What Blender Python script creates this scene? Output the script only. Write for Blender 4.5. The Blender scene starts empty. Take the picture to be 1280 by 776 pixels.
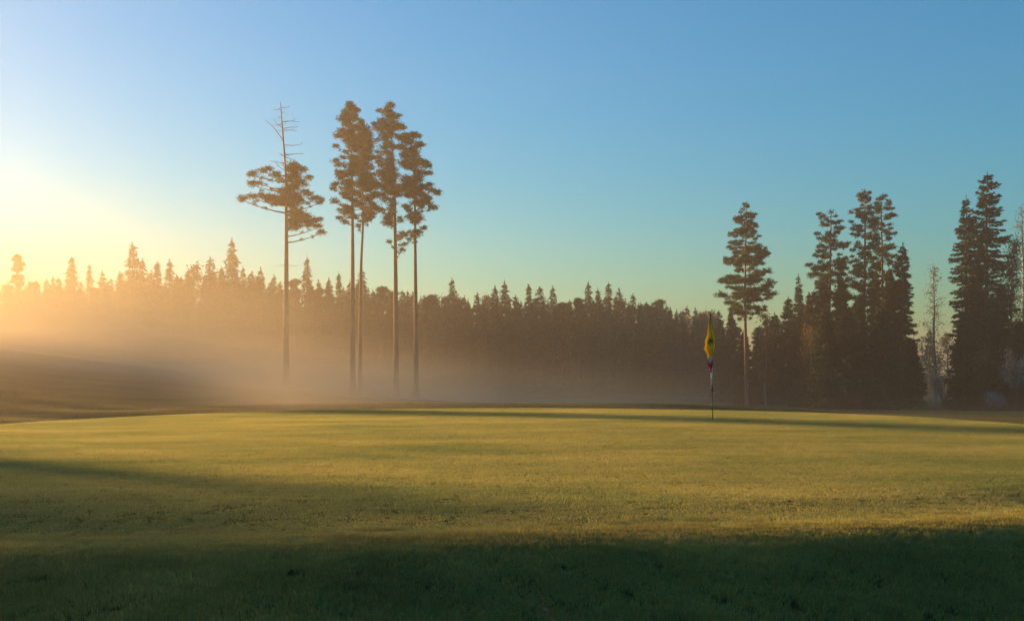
import bpy, math, random
import numpy as np
from mathutils import Vector, Matrix

rng = np.random.default_rng(7)
random.seed(7)
sc = bpy.context.scene
COL = sc.collection
R = math.radians

# ------------------------------------------------------------------ camera constants
F = 1372.0                # focal length in px of the 1280-wide photograph
HZ = 462.0                # horizon row
EYE = 1.09                # eye above the putting surface (z = 0)
SKY_TINT = (.20, .86, 1.56)
SUN_AZ, SUN_EL = -55.0, 5.6

def W(px, py, Y):         # a point seen at (px, py) at distance Y
    return ((px - 640) / F * Y, Y, EYE + (HZ - py) / F * Y)

# ------------------------------------------------------------------ terrain
def sstep(a, b, t):
    t = np.clip((t - a) / (b - a), 0, 1)
    return t * t * (3 - 2 * t)

def wav(x, y, s, ph=0.0):
    return (np.sin(x / s + ph) * np.cos(y / s * 1.13 + 1.7 * ph) + np.sin((x * .6 + y * .8) / s * 1.7 + ph * 2.1) * .6) / 1.6

def bank_edge(x):
    xc = np.clip(x, -6, 7)
    return 7.85 + .05 * np.sin(x * .9 + .6) + .07 * xc + .045 * np.maximum(xc, 0) ** 2

def height(x, y):
    x = np.asarray(x, float); y = np.asarray(y, float)
    d = np.hypot(x, y) + 1e-6
    u = np.clip(x / np.maximum(y, 1.0), -1.6, 1.6)
    u = np.where(y < 1, np.sign(x) * 1.6, u)
    # far land: a rise on the left, low ground on the right
    far = np.interp(u, [-1.6, -.8, -.47, -.32, -.175, -.03, .19, .5, 1.6],
                       [5.5, 4.6, 3.3, 1.4, -.9, -2.2, -3.0, -3.2, -2.5])
    # the putting surface: a shallow dome, centre (1.5, 19)
    gx = (x - 1.2) / np.where(x > 1.2, 9.4, 13.6)
    gy = (y - 20.5) / 12.0
    g = np.sqrt(gx * gx + gy * gy)
    lob = 1 + .05 * np.sin(3 * np.arctan2(gy, gx) + 1)
    g = g / lob
    zg = .05 * wav(x, y, 6.0, .6) - .03 + .05 * sstep(.2, 1.0, 1 - g)
    drop = sstep(.87, 1.6, g)
    mid = -1.0 + .0 * x
    z = zg * (1 - drop) + drop * mid
    # mound behind the green
    mx = (x + 1) / 16.0; my = (y - 47) / 5.0
    z = z + (y > 30) * .62 * np.exp(-(mx ** 4) - my * my) * sstep(28, 36, y)
    k = sstep(44, 135, d) * (y > 0)
    z = z * (1 - k) + far * k
    z = z + .35 * wav(x, y, 23.0, 2.2) * sstep(45, 110, d) + 1.2 * wav(x, y, 90., 1.) * sstep(200, 500, d)
    # near bank towards the camera
    edge = bank_edge(x)
    z = np.where(y < edge + 1.2, z * sstep(edge - 1.0, edge + 1.2, y), z)
    bank = np.clip(edge - y, 0, None)
    zb = -(.11 + .034 * np.clip(x, -1, 4)) * bank * sstep(-.2, 1.9, bank) - .03 * bank * bank
    lip = 5.72 + .20 * (np.clip(x, -4, 6) - .3) + .04 * np.sin(x * 2.3)
    lb = np.clip(lip - y, 0, None)
    zb = zb - .33 * lb * sstep(0, .5, lb)
    zb = np.maximum(zb, -1.3)
    z = z + zb
    z = z + .012 * wav(x, y, .7, .3) * sstep(.6, -.4, y - edge)
    return z

# ------------------------------------------------------------------ node helpers
def mat(name):
    m = bpy.data.materials.new(name); m.use_nodes = True
    nt = m.node_tree; nt.nodes.clear()
    return m, nt
def nd(nt, t, **kw):
    n = nt.nodes.new(t)
    for k, v in kw.items():
        if k.startswith('i_'):
            key = k[2:]
            n.inputs[int(key) if key.isdigit() else key.replace('_', ' ')].default_value = v
        else: setattr(n, k, v)
    return n
def ramp(nt, stops):
    r = nt.nodes.new('ShaderNodeValToRGB')
    el = r.color_ramp.elements
    el[0].position, el[0].color = stops[0][0], (*stops[0][1], 1)
    el[1].position, el[1].color = stops[1][0], (*stops[1][1], 1)
    for p, c in stops[2:]:
        e = el.new(p); e.color = (*c, 1)
    return r

def leafy(name, c1, c2, trans=.35, scale=1.2, tcol=None):
    m, nt = mat(name); L = nt.links.new
    geo = nd(nt, 'ShaderNodeNewGeometry')
    nz = nd(nt, 'ShaderNodeTexNoise', i_Scale=scale, i_Detail=3.0)
    L(geo.outputs['Position'], nz.inputs['Vector'])
    rp = ramp(nt, [(.35, c1), (.65, c2)])
    L(nz.outputs[0], rp.inputs[0])
    mix = nd(nt, 'ShaderNodeMix', data_type='RGBA', blend_type='MULTIPLY'); mix.inputs[0].default_value = .6
    rr = nd(nt, 'ShaderNodeMapRange', i_3=.55, i_4=1.45)
    L(geo.outputs['Random Per Island'], rr.inputs[0])
    L(rp.outputs[0], mix.inputs[6]); L(rr.outputs[0], mix.inputs[7])
    df = nd(nt, 'ShaderNodeBsdfPrincipled', i_Roughness=.65); df.inputs['Specular IOR Level'].default_value = .25
    tr = nd(nt, 'ShaderNodeBsdfTranslucent')
    L(mix.outputs[2], df.inputs['Base Color'])
    if tcol:
        mt = nd(nt, 'ShaderNodeMix', data_type='RGBA', blend_type='MULTIPLY'); mt.inputs[0].default_value = 1
        mt.inputs[7].default_value = (*tcol, 1)
        L(mix.outputs[2], mt.inputs[6]); L(mt.outputs[2], tr.inputs[0])
    else:
        L(mix.outputs[2], tr.inputs[0])
    ms = nd(nt, 'ShaderNodeMixShader'); ms.inputs[0].default_value = trans
    L(df.outputs[0], ms.inputs[1]); L(tr.outputs[0], ms.inputs[2])
    o = nd(nt, 'ShaderNodeOutputMaterial'); L(ms.outputs[0], o.inputs[0])
    return m

def barky(name, c1, c2, scale=6.0):
    m, nt = mat(name); L = nt.links.new
    tc = nd(nt, 'ShaderNodeTexCoord')
    mp = nd(nt, 'ShaderNodeMapping'); mp.inputs['Scale'].default_value = (1, 1, .25)
    L(tc.outputs['Object'], mp.inputs[0])
    nz = nd(nt, 'ShaderNodeTexNoise', i_Scale=scale, i_Detail=5.0)
    L(mp.outputs[0], nz.inputs['Vector'])
    rp = ramp(nt, [(.35, c1), (.65, c2)]); L(nz.outputs[0], rp.inputs[0])
    b = nd(nt, 'ShaderNodeBump', i_Strength=.6, i_Distance=.03); L(nz.outputs[0], b.inputs['Height'])
    df = nd(nt, 'ShaderNodeBsdfPrincipled', i_Roughness=.85)
    L(rp.outputs[0], df.inputs['Base Color']); L(b.outputs[0], df.inputs['Normal'])
    o = nd(nt, 'ShaderNodeOutputMaterial'); L(df.outputs[0], o.inputs[0])
    return m

def plain(name, c, rough=.6):
    m, nt = mat(name)
    nz = nd(nt, 'ShaderNodeTexNoise', i_Scale=25.0, i_Detail=3.0)
    tc = nd(nt, 'ShaderNodeTexCoord'); nt.links.new(tc.outputs['Object'], nz.inputs['Vector'])
    rp = ramp(nt, [(.3, tuple(v * .8 for v in c)), (.7, c)]); nt.links.new(nz.outputs[0], rp.inputs[0])
    df = nd(nt, 'ShaderNodeBsdfPrincipled', i_Roughness=rough)
    nt.links.new(rp.outputs[0], df.inputs['Base Color'])
    o = nd(nt, 'ShaderNodeOutputMaterial'); nt.links.new(df.outputs[0], o.inputs[0])
    return m

M_SPR = leafy('spruce_needles', (.016, .030, .014), (.034, .052, .020), .25, .8, (1.2, 1.1, .5))
M_PIN = leafy('pine_needles', (.032, .050, .024), (.060, .078, .034), .25, 1.0, (1.2, 1.05, .5))
M_AUT = leafy('autumn_leaves', (.20, .085, .022), (.26, .15, .04), .4, .9)
M_BIR = leafy('thin_birch_leaves', (.10, .07, .035), (.17, .11, .05), .4, .9)
M_BARK = barky('dark_bark', (.05, .038, .03), (.10, .075, .055))
M_PBARK = barky('pine_bark', (.14, .07, .04), (.27, .13, .07))
M_BBARK = barky('birch_bark', (.14, .12, .11), (.34, .32, .30), 9.0)
M_TWIG = barky('twig_bark', (.05, .035, .03), (.09, .06, .05))
M_FROST = leafy('frosty_twigs', (.16, .18, .20), (.30, .33, .36), .3, 2.0)

# ------------------------------------------------------------------ mesh helpers
def mesh_np(name, V, faces_per, mats, mi=None, smooth=False):
    """faces_per: (k, array n x k) list"""
    me = bpy.data.meshes.new(name)
    V = np.asarray(V, np.float32)
    loops = []; starts = []; tot = []; s = 0
    for A in faces_per:
        A = np.asarray(A, np.int32)
        if len(A) == 0: continue
        k = A.shape[1]
        loops.append(A.ravel()); starts.append(s + np.arange(len(A)) * k); tot.append(np.full(len(A), k))
        s += A.size
    loops = np.concatenate(loops).astype(np.int32); starts = np.concatenate(starts).astype(np.int32)
    me.vertices.add(len(V)); me.vertices.foreach_set('co', V.ravel())
    me.loops.add(len(loops)); me.loops.foreach_set('vertex_index', loops)
    me.polygons.add(len(starts)); me.polygons.foreach_set('loop_start', starts)
    if mi is not None: me.polygons.foreach_set('material_index', np.asarray(mi, np.int32))
    if smooth: me.polygons.foreach_set('use_smooth', np.ones(len(starts), bool))
    for m in mats: me.materials.append(m)
    me.update(calc_edges=True); me.validate()
    return me

class TB:      # tree builder: tubes + leaf triangles
    def __init__(s): s.v = []; s.q = []; s.n = 0; s.qm = []; s.tv = []; s.tm = []
    def tube(s, pts, rad, m=0, seg=6):
        pts = np.asarray(pts, float); k = len(pts)
        rad = np.broadcast_to(rad, (k,))
        d = np.gradient(pts, axis=0); d /= np.linalg.norm(d, axis=1, keepdims=True) + 1e-9
        up = np.where(np.abs(d[:, 2:3]) > .9, np.array([[1., 0, 0]]), np.array([[0, 0, 1.]]))
        a = np.cross(d, up); a /= np.linalg.norm(a, axis=1, keepdims=True) + 1e-9
        b = np.cross(d, a)
        th = np.arange(seg) / seg * 2 * math.pi
        ring = pts[:, None] + rad[:, None, None] * (a[:, None] * np.cos(th)[None, :, None] + b[:, None] * np.sin(th)[None, :, None])
        s.v.append(ring.reshape(-1, 3))
        i = np.arange(k - 1)[:, None] * seg; j = np.arange(seg)[None]
        j2 = (j + 1) % seg
        q = np.stack([i + j, i + j2, i + seg + j2, i + seg + j], -1).reshape(-1, 4) + s.n
        s.q.append(q); s.qm.append(np.full(len(q), m)); s.n += k * seg
    def leaves(s, p, d, l, w, m=1):
        p = np.asarray(p, float); d = np.asarray(d, float)
        d = d / (np.linalg.norm(d, axis=1, keepdims=True) + 1e-9)
        r = rng.normal(size=p.shape); sd = np.cross(d, r); sd /= np.linalg.norm(sd, axis=1, keepdims=True) + 1e-9
        l = np.broadcast_to(l, (len(p),))[:, None]; w = np.broadcast_to(w, (len(p),))[:, None]
        t = np.stack([p - sd * w * .5, p + sd * w * .5, p + d * l], 1)
        s.tv.append(t.reshape(-1, 3)); s.tm.append(np.full(len(p), m))
    def mesh(s, name, mats, smooth=False):
        V = []; fp = []; mi = []
        if s.v: V.append(np.concatenate(s.v)); fp.append(np.concatenate(s.q)); mi.append(np.concatenate(s.qm))
        if s.tv:
            T = np.concatenate(s.tv); V.append(T)
            fp.append((np.arange(len(T)) + s.n).reshape(-1, 3)); mi.append(np.concatenate(s.tm))
        return mesh_np(name, np.concatenate(V), fp, mats, np.concatenate(mi), smooth)

def link(o, parent=None):
    COL.objects.link(o)
    if parent is not None: o.parent = parent
    return o
def thing(name, label, cat, loc=(0, 0, 0), group=None, rz=0.0):
    o = bpy.data.objects.new(name, None); o.empty_display_size = .3; link(o)
    o.location = loc; o.rotation_euler = (0, 0, rz)
    o['label'] = label; o['category'] = cat
    if group: o['group'] = group
    return o
def part(name, me, parent): return link(bpy.data.objects.new(name, me), parent)
def put_tree(name, label, meshes, x, y, rz=0., s=1., sz=None, group=None, cat='tree', sink=.08):
    t = thing(name, label, cat, (x, y, float(height(x, y)) - sink), group, rz)
    t.scale = (s, s, sz or s)
    for nm, me in meshes: part(nm, me, t)
    return t

def trunk_mesh(pts, rad, m, seg=10):
    b = TB(); b.tube(pts, rad, 0, seg); return b.mesh('trunk', [m], True)

# ------------------------------------------------------------------ spruce
def spruce(H, Rb, seed, n_leaf=9000, leaf=.32, base=.06, ragged=.25, pw=.85, lean=0., top_bare=.0, profile=None, aut=False):
    global rng
    rng = np.random.default_rng(seed)
    k = 9; zz = np.linspace(0, H, k)
    bend = np.cumsum(rng.normal(0, .02, k)) * H / 20
    tp = np.stack([bend + lean * zz, np.cumsum(rng.normal(0, .02, k)) * H / 20, zz], 1)
    tr = .011 * H * (1 - zz / H) ** .8 + .012
    tm = trunk_mesh(tp, tr, M_BARK)
    b = TB()
    zs = []; z = base * H
    while z < H * .985:
        zs.append(z); z += H * .019 * rng.uniform(.7, 1.3) * (1.15 - .5 * z / H)
    nbr = []
    for z in zs:
        t = z / H
        nb = int(rng.integers(5, 8)) if t < .9 else 4
        a0 = rng.uniform(0, 6.28)
        sect = 1 + .18 * np.sin(a0)
        for i in range(nb):
            a = a0 + i * 6.283 / nb + rng.normal(0, .25)
            prof = np.interp(t, *profile) if profile else Rb * (1 - t) ** pw * (.75 + .25 * min(1, (t - base) / .12 + .2))
            asym = 1 + .15 * math.sin(a * 1 + seed) + .12 * math.sin(9 * t + a * 2 + seed)
            L = max(.12, prof * asym * rng.uniform(1 - ragged * 1.6, 1 + ragged * .5))
            nbr.append((min(H * .985, z + rng.uniform(-.5, .5) * H * .019), a, L))
    tot = sum(l for _, _, l in nbr)
    for z, a, L in nbr:
        t = z / H
        ox = np.interp(z, zz, tp[:, 0]); oy = np.interp(z, zz, tp[:, 1])
        s = np.linspace(0, 1, 5)
        rise = .35 * (t > .8) * L
        droop = -(.18 + .30 * (1 - t)) * L * rng.uniform(.5, 1.5)
        pz = z + rise * s + droop * s ** 1.3 + .16 * L * (s ** 4)
        pts = np.stack([ox + math.cos(a) * L * s, oy + math.sin(a) * L * s, pz], 1)
        b.tube(pts, np.linspace(.012 + .008 * L, .006, 5), 0, 3)
        n = max(4, int(n_leaf * L / tot))
        q = rng.uniform(.08, 1.02, n) ** .85
        P = np.stack([np.interp(q, s, pts[:, j]) for j in range(3)], 1)
        side = rng.choice([-1, 1], n)
        sp = rng.uniform(.1, .75, n) * L * .28 * (1.15 - q)
        perp = np.array([-math.sin(a), math.cos(a), 0])
        P = P + perp * (side * sp)[:, None]
        P[:, 2] -= np.abs(sp) * .35 + rng.uniform(0, .35, n) * leaf
        out = np.array([math.cos(a), math.sin(a), 0])
        D = out * rng.uniform(.2, 1, n)[:, None] + perp * (side * rng.uniform(.2, .9, n))[:, None]
        D[:, 2] = rng.uniform(-.95, .15, n)
        b.leaves(P, D, leaf * rng.uniform(.6, 1.4, n), leaf * rng.uniform(.28, .5, n), 1)
    # leader
    n = 26
    q = rng.uniform(.94, 1.0, n)
    P = np.stack([np.interp(q * H, zz, tp[:, 0]), np.interp(q * H, zz, tp[:, 1]), q * H], 1)
    D = rng.normal(0, .5, (n, 3)); D[:, 2] = 1
    b.leaves(P, D, leaf * .9, leaf * .22, 1)
    cm = b.mesh('crown', [M_TWIG, M_AUT if aut else M_SPR])
    return [('trunk', tm), ('crown', cm)]

# ------------------------------------------------------------------ pine from foliage clumps
def puff(b, c, rx, rz, n, leaf, m=1, ry=None):
    """a clump: shoots spread over several flattened sub-pads"""
    ry = ry or rx
    k = max(3, int(3 + rx * 5))
    sub = rng.normal(size=(k, 3)); sub /= np.linalg.norm(sub, axis=1, keepdims=True)
    sub *= rng.uniform(.25, .8, (k, 1)) * np.array([rx, ry, rz])
    idx = rng.integers(0, k, n)
    v = rng.normal(size=(n, 3)); v /= np.linalg.norm(v, axis=1, keepdims=True)
    v *= rng.uniform(.05, 1.45, (n, 1)) ** .8
    sr = rng.uniform(.35, .6, k)[idx][:, None]
    P = c + sub[idx] + v * sr * np.array([rx, ry, rz * 1.05])
    D = v * np.array([1, 1, .8]) + rng.normal(0, .5, (n, 3)) + np.array([0, 0, .35])
    b.leaves(P, D, leaf * rng.uniform(.6, 1.3, n), leaf * rng.uniform(.22, .4, n), m)

def pine(tp, tr, clumps, seed, dens=1.0, leaf=.26, extra=None, needle=None, flat=.5, spread=1.0):
    """tp: trunk points (local), clumps: (dx, z, r) relative to the trunk foot"""
    global rng
    rng = np.random.default_rng(seed)
    tp = np.asarray(tp, float)
    tm = trunk_mesh(tp, tr, M_PBARK, 12)
    b = TB()
    for cl in clumps:
        dx, z, r = cl[:3]
        dens_c = cl[3] if len(cl) > 3 else 1.0
        tx = np.interp(z, tp[:, 2], tp[:, 0]); ty = np.interp(z, tp[:, 2], tp[:, 1])
        off = dx - tx
        room = max(.5, 1.9 - abs(off) * .45) * spread * min(1, .12 + (tp[-1, 2] - z) / 3.0 if z < tp[-1, 2] else .12)
        ys = [rng.uniform(-room, room)]
        if abs(off) < 1.3 and r > .35: ys = [ys[0], -ys[0] + rng.normal(0, .3)]
        for yy in ys:
            c = np.array([dx, ty + yy, z])
            rr = r * rng.uniform(.78, 1.08)
            hd = math.hypot(off, yy)
            za = z - .25 * hd - .1 + rng.normal(0, .15)
            za = max(za, tp[0, 2] + 1)
            s = np.linspace(0, 1, 5)[:, None]
            A = np.array([np.interp(za, tp[:, 2], tp[:, 0]), np.interp(za, tp[:, 2], tp[:, 1]), za])
            mid = (A + c) / 2 + np.array([0, 0, -.10 * hd])
            pts = (1 - s) ** 2 * A + 2 * s * (1 - s) * mid + s * s * (c - np.array([0, 0, .2 * r]))
            b.tube(pts, np.linspace(.018 + .016 * hd, .012, 5), 0, 5)
            for j in range(4):
                e = c + rng.normal(0, .45, 3) * rr * np.array([1, 1, .5])
                b.tube([pts[3], (pts[3] + e) / 2 + rng.normal(0, .05, 3), e], [.014, .010, .006], 0, 3)
            for f_ in (.45, .72):
                if hd * (1 - f_) > .25:
                    i_ = int(f_ * 4); q_ = pts[i_] + (pts[min(4, i_ + 1)] - pts[i_]) * (f_ * 4 - i_)
                    puff(b, q_ + rng.normal(0, .12, 3), rr * .55, rr * .34, int(70 * dens * (rr / .5) ** 1.6), leaf)
            nh = int(70 * dens * (rr / .4))
            vh = rng.normal(size=(nh, 3)); vh /= np.linalg.norm(vh, axis=1, keepdims=True)
            b.leaves(c + vh * np.array([rr, rr, rr * flat]) * rng.uniform(.8, 1.25, (nh, 1)), vh + rng.normal(0, .35, (nh, 3)) + [0, 0, .2], leaf * 1.25 * rng.uniform(.7, 1.3, nh), leaf * .22, 1)
            puff(b, c, rr, rr * flat, int(340 * dens * dens_c * (rr / .5) ** 1.6 / (leaf / .26) ** 1.5) + 12, leaf)
    if extra: extra(b, tp)
    cm = b.mesh('crown', [M_PBARK, needle or M_PIN])
    return [('trunk', tm), ('crown', cm)]

def foot(px, Y):
    x = (px - 640) / F * Y
    return x, Y, float(height(x, Y)) - .08

def clumps_from(rows, x0, y0, sc_, Y, fx, fz, rs=1.0):
    out = []
    for r in rows:
        px = x0 + r[0] / sc_; py = y0 + r[1] / sc_
        X, _, Z = W(px, py, Y)
        out.append((X - fx, Z - fz, r[2] / sc_ / F * Y * rs) + tuple(r[3:]))
    return out

def tall_pine(label, trunk_px, rows, x0, y0, sc_, Y, r0, seed, leaf=.2, dens=.85, **kw):
    """trunk_px: [(px, py)...] from low to top"""
    bx = trunk_px[0][0]
    fx, fy, fz = foot(bx, Y)
    pts = [(0, 0, 0)]
    for i, (px, py) in enumerate(trunk_px):
        X, _, Z = W(px, py, Y); pts.append((X - fx, .15 * math.sin(i * 1.7 + seed), Z - fz))
    pts = np.array(pts); pts[1:, 0] -= 0
    tt = np.linspace(0, 1, len(pts)); fine = np.linspace(0, 1, 22)
    pf = np.stack([np.interp(fine, tt, pts[:, j]) for j in range(3)], 1)
    Ht = pf[-1, 2]
    rad = r0 * .85 * (1 - .9 * (pf[:, 2] / Ht) ** 1.25)
    rad = rad * (1 + .5 * np.exp(-pf[:, 2] / .6))
    ms = pine(pf, rad, clumps_from(rows, x0, y0, sc_, Y, fx, fz), seed, leaf=leaf, dens=dens, **kw)
    t = thing('pine_tree', label, 'tree', (fx, fy, fz), 'tall pines standing in front of the forest')
    for nm, me in ms: part(nm, me, t)
    return t

# ---- the five tall pines
def dead_top(b, tp):
    H = tp[-1, 2]
    for i in range(26):
        z = H - rng.uniform(.3, 6.3)
        x = np.interp(z, tp[:, 2], tp[:, 0]); y = np.interp(z, tp[:, 2], tp[:, 1])
        a = rng.uniform(0, 6.28); L = rng.uniform(.5, 2.4) * (1 if z < H - 1.5 else .5)
        d = np.array([math.cos(a), math.sin(a), rng.uniform(-.1, .25)])
        p = np.array([x, y, z]); m = p + d * L * .5 + [0, 0, rng.uniform(-.12, .1)]; e = p + d * L
        b.tube([p, m, e], [.035, .024, .010], 0, 4)
        for j in range(3):
            q = m + (e - m) * rng.uniform(0, 1); b.tube([q, q + rng.normal(0, .3, 3)], [.012, .006], 0, 3)
    p = np.array([np.interp(H - 3.6, tp[:, 2], tp[:, 0]), 0, H - 3.6])   # the long dead limb to the left
    b.tube([p, p + [-.6, .1, .9], p + [-1.1, .1, 1.5], p + [-1.7, .0, 2.0]], [.05, .04, .03, .012], 0, 4)
    for s in (-1, 1):
        p = np.array([np.interp(11.5, tp[:, 2], tp[:, 0]), 0, 11.5])
        b.tube([p, p + [.6 * s, .1, -.1], p + [1.1 * s, .3, -.05]], [.02, .014, .006], 0, 4)

T1 = [(120,425,38),(165,405,30),(215,405,26),(105,470,32,.8),(150,470,26,.5),(55,552,36),(100,535,32),(150,530,40),(205,540,42),
      (250,560,40),(200,565,28,.8),(245,440,22,.4),(330,385,42),(375,400,38),(400,430,26),(330,430,40),(370,470,42),(330,490,40),
      (400,530,44),(445,550,34),(470,572,20),(350,550,44),(300,560,40),(345,610,36),(350,655,42),(395,640,34),(400,685,38),
      (440,670,34),(480,735,24),(460,700,22),(470,665,20),(340,695,30),(290,520,38)]
tall_pine('tall bare-topped pine standing apart, with a dead spike above its wide crown',
          [(358, 420), (358, 300), (357, 215), (354, 170), (351, 128)], T1, 290, 120, 4.31, 100, .34, 11, dens=.9, extra=dead_top, flat=.5)
T2 = [(148,42,20),(150,60,24),(172,72,20),(125,78,20),(130,105,26),(120,128,24),(168,105,26),(145,140,30),(170,160,26),(92,193,24),(125,190,24),
      (155,195,34),(75,245,18),(135,225,26,.6),(160,250,26),(105,290,18),(140,290,18,.6),(85,328,22),(165,300,26),(155,340,28),(100,375,26),(148,375,30),
      (78,432,22),(65,450,16),(135,420,34),(110,410,22),(150,460,32),(125,485,22),(68,505,23),(130,545,30),(105,560,20,.7),(105,600,19),(155,575,24),(175,520,26)]
tall_pine('leftmost tall green pine of the four clustered together, its clumps poking out to the left',
          [(441, 430), (440.5, 300), (440, 230), (439, 180), (437, 130)], T2, 400, 120, 3.88, 100, .30, 12)
T3 = [(203,138,20),(195,155,24),(225,165,24),(190,190,30),(228,200,32),(200,230,34),(245,235,24),(235,265,28),(195,270,30),(250,300,22,.8),(210,305,32),
      (185,330,26),(230,340,30),(195,370,30),(245,385,32),(212,400,34),(185,430,32),(255,430,32),(225,450,34),(190,480,26,.8),(262,480,26),(232,500,26,.7),
      (270,540,32),(215,535,26,.7),(245,575,26),(222,590,20),(190,638,14),(200,610,12,.6)]
tall_pine('slender slightly leaning pine, second from the left of the four clustered together',
          [(450, 430), (451, 330), (454, 280), (453, 220), (452, 152)], T3, 400, 120, 3.88, 103, .24, 13)
T4 = [(340,48,22),(320,60,16),(288,75,15),(330,80,24),(378,95,17),(350,105,26),(300,130,20),(275,148,24),(318,145,28),(355,140,22,.7),(388,145,26),
      (300,180,24,.5),(345,185,26,.6),(320,215,28,.7),(280,215,18,.5),(350,245,26,.7),(275,262,20,.6),(315,262,24,.7),(300,310,26,.8),(345,300,28),(340,340,30),
      (290,330,20,.6),(300,375,28),(350,380,36),(310,410,30),(290,440,30),(350,430,40),(320,455,30),(375,470,30),(310,490,24,.7),(345,515,26,.6),(285,480,18,.5),
      (290,550,24,.8),(330,590,24),(325,620,20),(350,560,22,.7),(395,600,20,.4),(345,715,13,.8),(375,690,14,.4),(405,672,22,.6),(405,712,18,.7),(400,755,17,.7),(430,655,18,.6)]
tall_pine('tallest pine of the right-hand pair, airy on top with low clumps on its trunk',
          [(495, 430), (494, 300), (493, 230), (490, 180), (487, 131)], T4, 400, 120, 3.88, 100, .31, 14, dens=.75)
T5 = [(455,188,26),(420,195,22),(475,195,18,.7),(395,205,22),(430,222,34),(480,238,22),(395,250,24),(450,262,34),(410,285,30),(505,322,26),(465,300,28),
      (525,330,14),(430,330,30),(400,330,20,.7),(465,350,24,.7),(510,375,18,.6),(535,385,18),(480,400,26,.7),(430,410,36),(400,440,34),(450,445,34),(535,440,24),
      (500,440,26),(480,475,30),(570,473,22),(545,465,20),(430,475,32),(520,505,26),(550,535,22),(470,520,30),(505,545,18,.6),(425,545,22,.7),(480,585,24),(440,590,22),
      (460,610,20),(495,628,17),(470,665,20),(460,690,18,.8),(430,690,16,.6)]
tall_pine('rightmost tall pine of the four, shorter and broader with its crown spreading right',
          [(520, 430), (519, 300), (519, 240), (516, 200), (513, 166)], T5, 400, 120, 3.88, 97, .27, 15)

# ---- layered pines of the right groups (procedural boughs from an outline)
def bough_pine(label, px_axis, prof, Y, r0, seed, top, base_frac=None, step=.62, dens=1.0, name='pine_tree', group='pines of the right-hand tree groups', leaf=.22, airy=.0):
    """prof: [(py, half width px)]"""
    global rng
    rng = np.random.default_rng(seed)
    fx, fy, fz = foot(px_axis, Y)
    s = Y / F
    zt = EYE + (HZ - top) * s - fz
    fine = np.linspace(0, 1, 20)
    pf = np.stack([.12 * np.sin(fine * 5 + seed), .12 * np.cos(fine * 4 + seed), fine * zt], 1)
    pf -= pf[0] * [1, 1, 0]
    pz = [EYE + (HZ - p) * s - fz for p, _ in prof][::-1]; pw = [w * s for _, w in prof][::-1]
    cl = []
    z = pz[0]
    tm = trunk_mesh(pf, r0 * (1 - .88 * fine), M_PBARK, 12)
    b = TB()
    while z < zt - .1:
        R_ = float(np.interp(z, pz, pw))
        nb = int(rng.integers(3, 7))
        a0 = rng.uniform(0, 6.28)
        for i in range(nb):
            a = a0 + i * 6.283 / nb + rng.normal(0, .3)
            L = max(.3, R_ * rng.uniform(.6, 1.05) * (1 + .1 * math.sin(z * 1.3 + a)))
            if rng.uniform() < airy: continue
            zj = min(zt - .2, z + rng.uniform(-.35, .35)); o = np.array([np.interp(z, pf[:, 2], pf[:, 0]), np.interp(z, pf[:, 2], pf[:, 1]), zj])
            d = np.array([math.cos(a), math.sin(a), 0.])
            q = np.linspace(0, 1, 6)[:, None]
            up = rng.uniform(-.12, .12)
            pts = o + d * L * q + np.array([0, 0, 1]) * (L * (up * q - .10 * q * (1 - q) * 2 + .12 * q ** 3))
            b.tube(pts, np.linspace(.02 + .012 * L, .010, 6), 0, 4)
            k = max(1, int(L / .42))
            for j in range(k):
                f = 1 - j * .72 / max(k, 1) if k > 1 else .9
                c = o + (pts[-1] - o) * f + rng.normal(0, .12, 3)
                c[2] = np.interp(f, q[:, 0], pts[:, 2]) + .06
                lat = np.array([-math.sin(a), math.cos(a), 0]) * rng.normal(0, .3) * L * .5 + np.array([0, 0, rng.normal(0, .12)])
                r = (.22 + .085 * L) * rng.uniform(.7, 1.3)
                puff(b, c + lat, r, r * rng.uniform(.35, .7), int(200 * dens * (r / .5) ** 1.5) + 8, leaf)
        z += step * rng.uniform(.6, 1.3)
    puff(b, np.array([pf[-1, 0], pf[-1, 1], zt - .15]), .35, .35, 90, leaf)
    cm = b.mesh('crown', [M_PBARK, M_PIN])
    t = thing(name, label, 'tree', (fx, fy, fz), group)
    part('trunk', tm, t); part('crown', cm, t)
    return t

bough_pine('lone open-branched pine just to the right of the golf flag', 934,
           [(255, 3), (262, 8), (278, 15), (292, 16), (310, 25), (330, 27), (345, 31), (362, 35), (375, 36), (392, 22), (398, 12)], 112, .24, 21, 254, dens=1.05, airy=.04, step=.66)
bough_pine('blunt-topped pine at the left of the dense group right of the flag', 1038,
           [(265, 6), (275, 14), (296, 17), (320, 21), (335, 27), (352, 30), (380, 30), (420, 24)], 106, .27, 22, 264, dens=1.1)
bough_pine('tallest pine in the middle of the dense group right of the flag', 1079,
           [(240, 6), (250, 11), (262, 12), (275, 16), (292, 20), (318, 17), (350, 19), (390, 18), (410, 10)], 104, .27, 23, 239)
bough_pine('narrow pine close beside the tallest one in the dense group', 1100,
           [(248, 6), (258, 13), (280, 16), (300, 17), (325, 16), (360, 18), (400, 16), (415, 8)], 108, .24, 24, 247)

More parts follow.
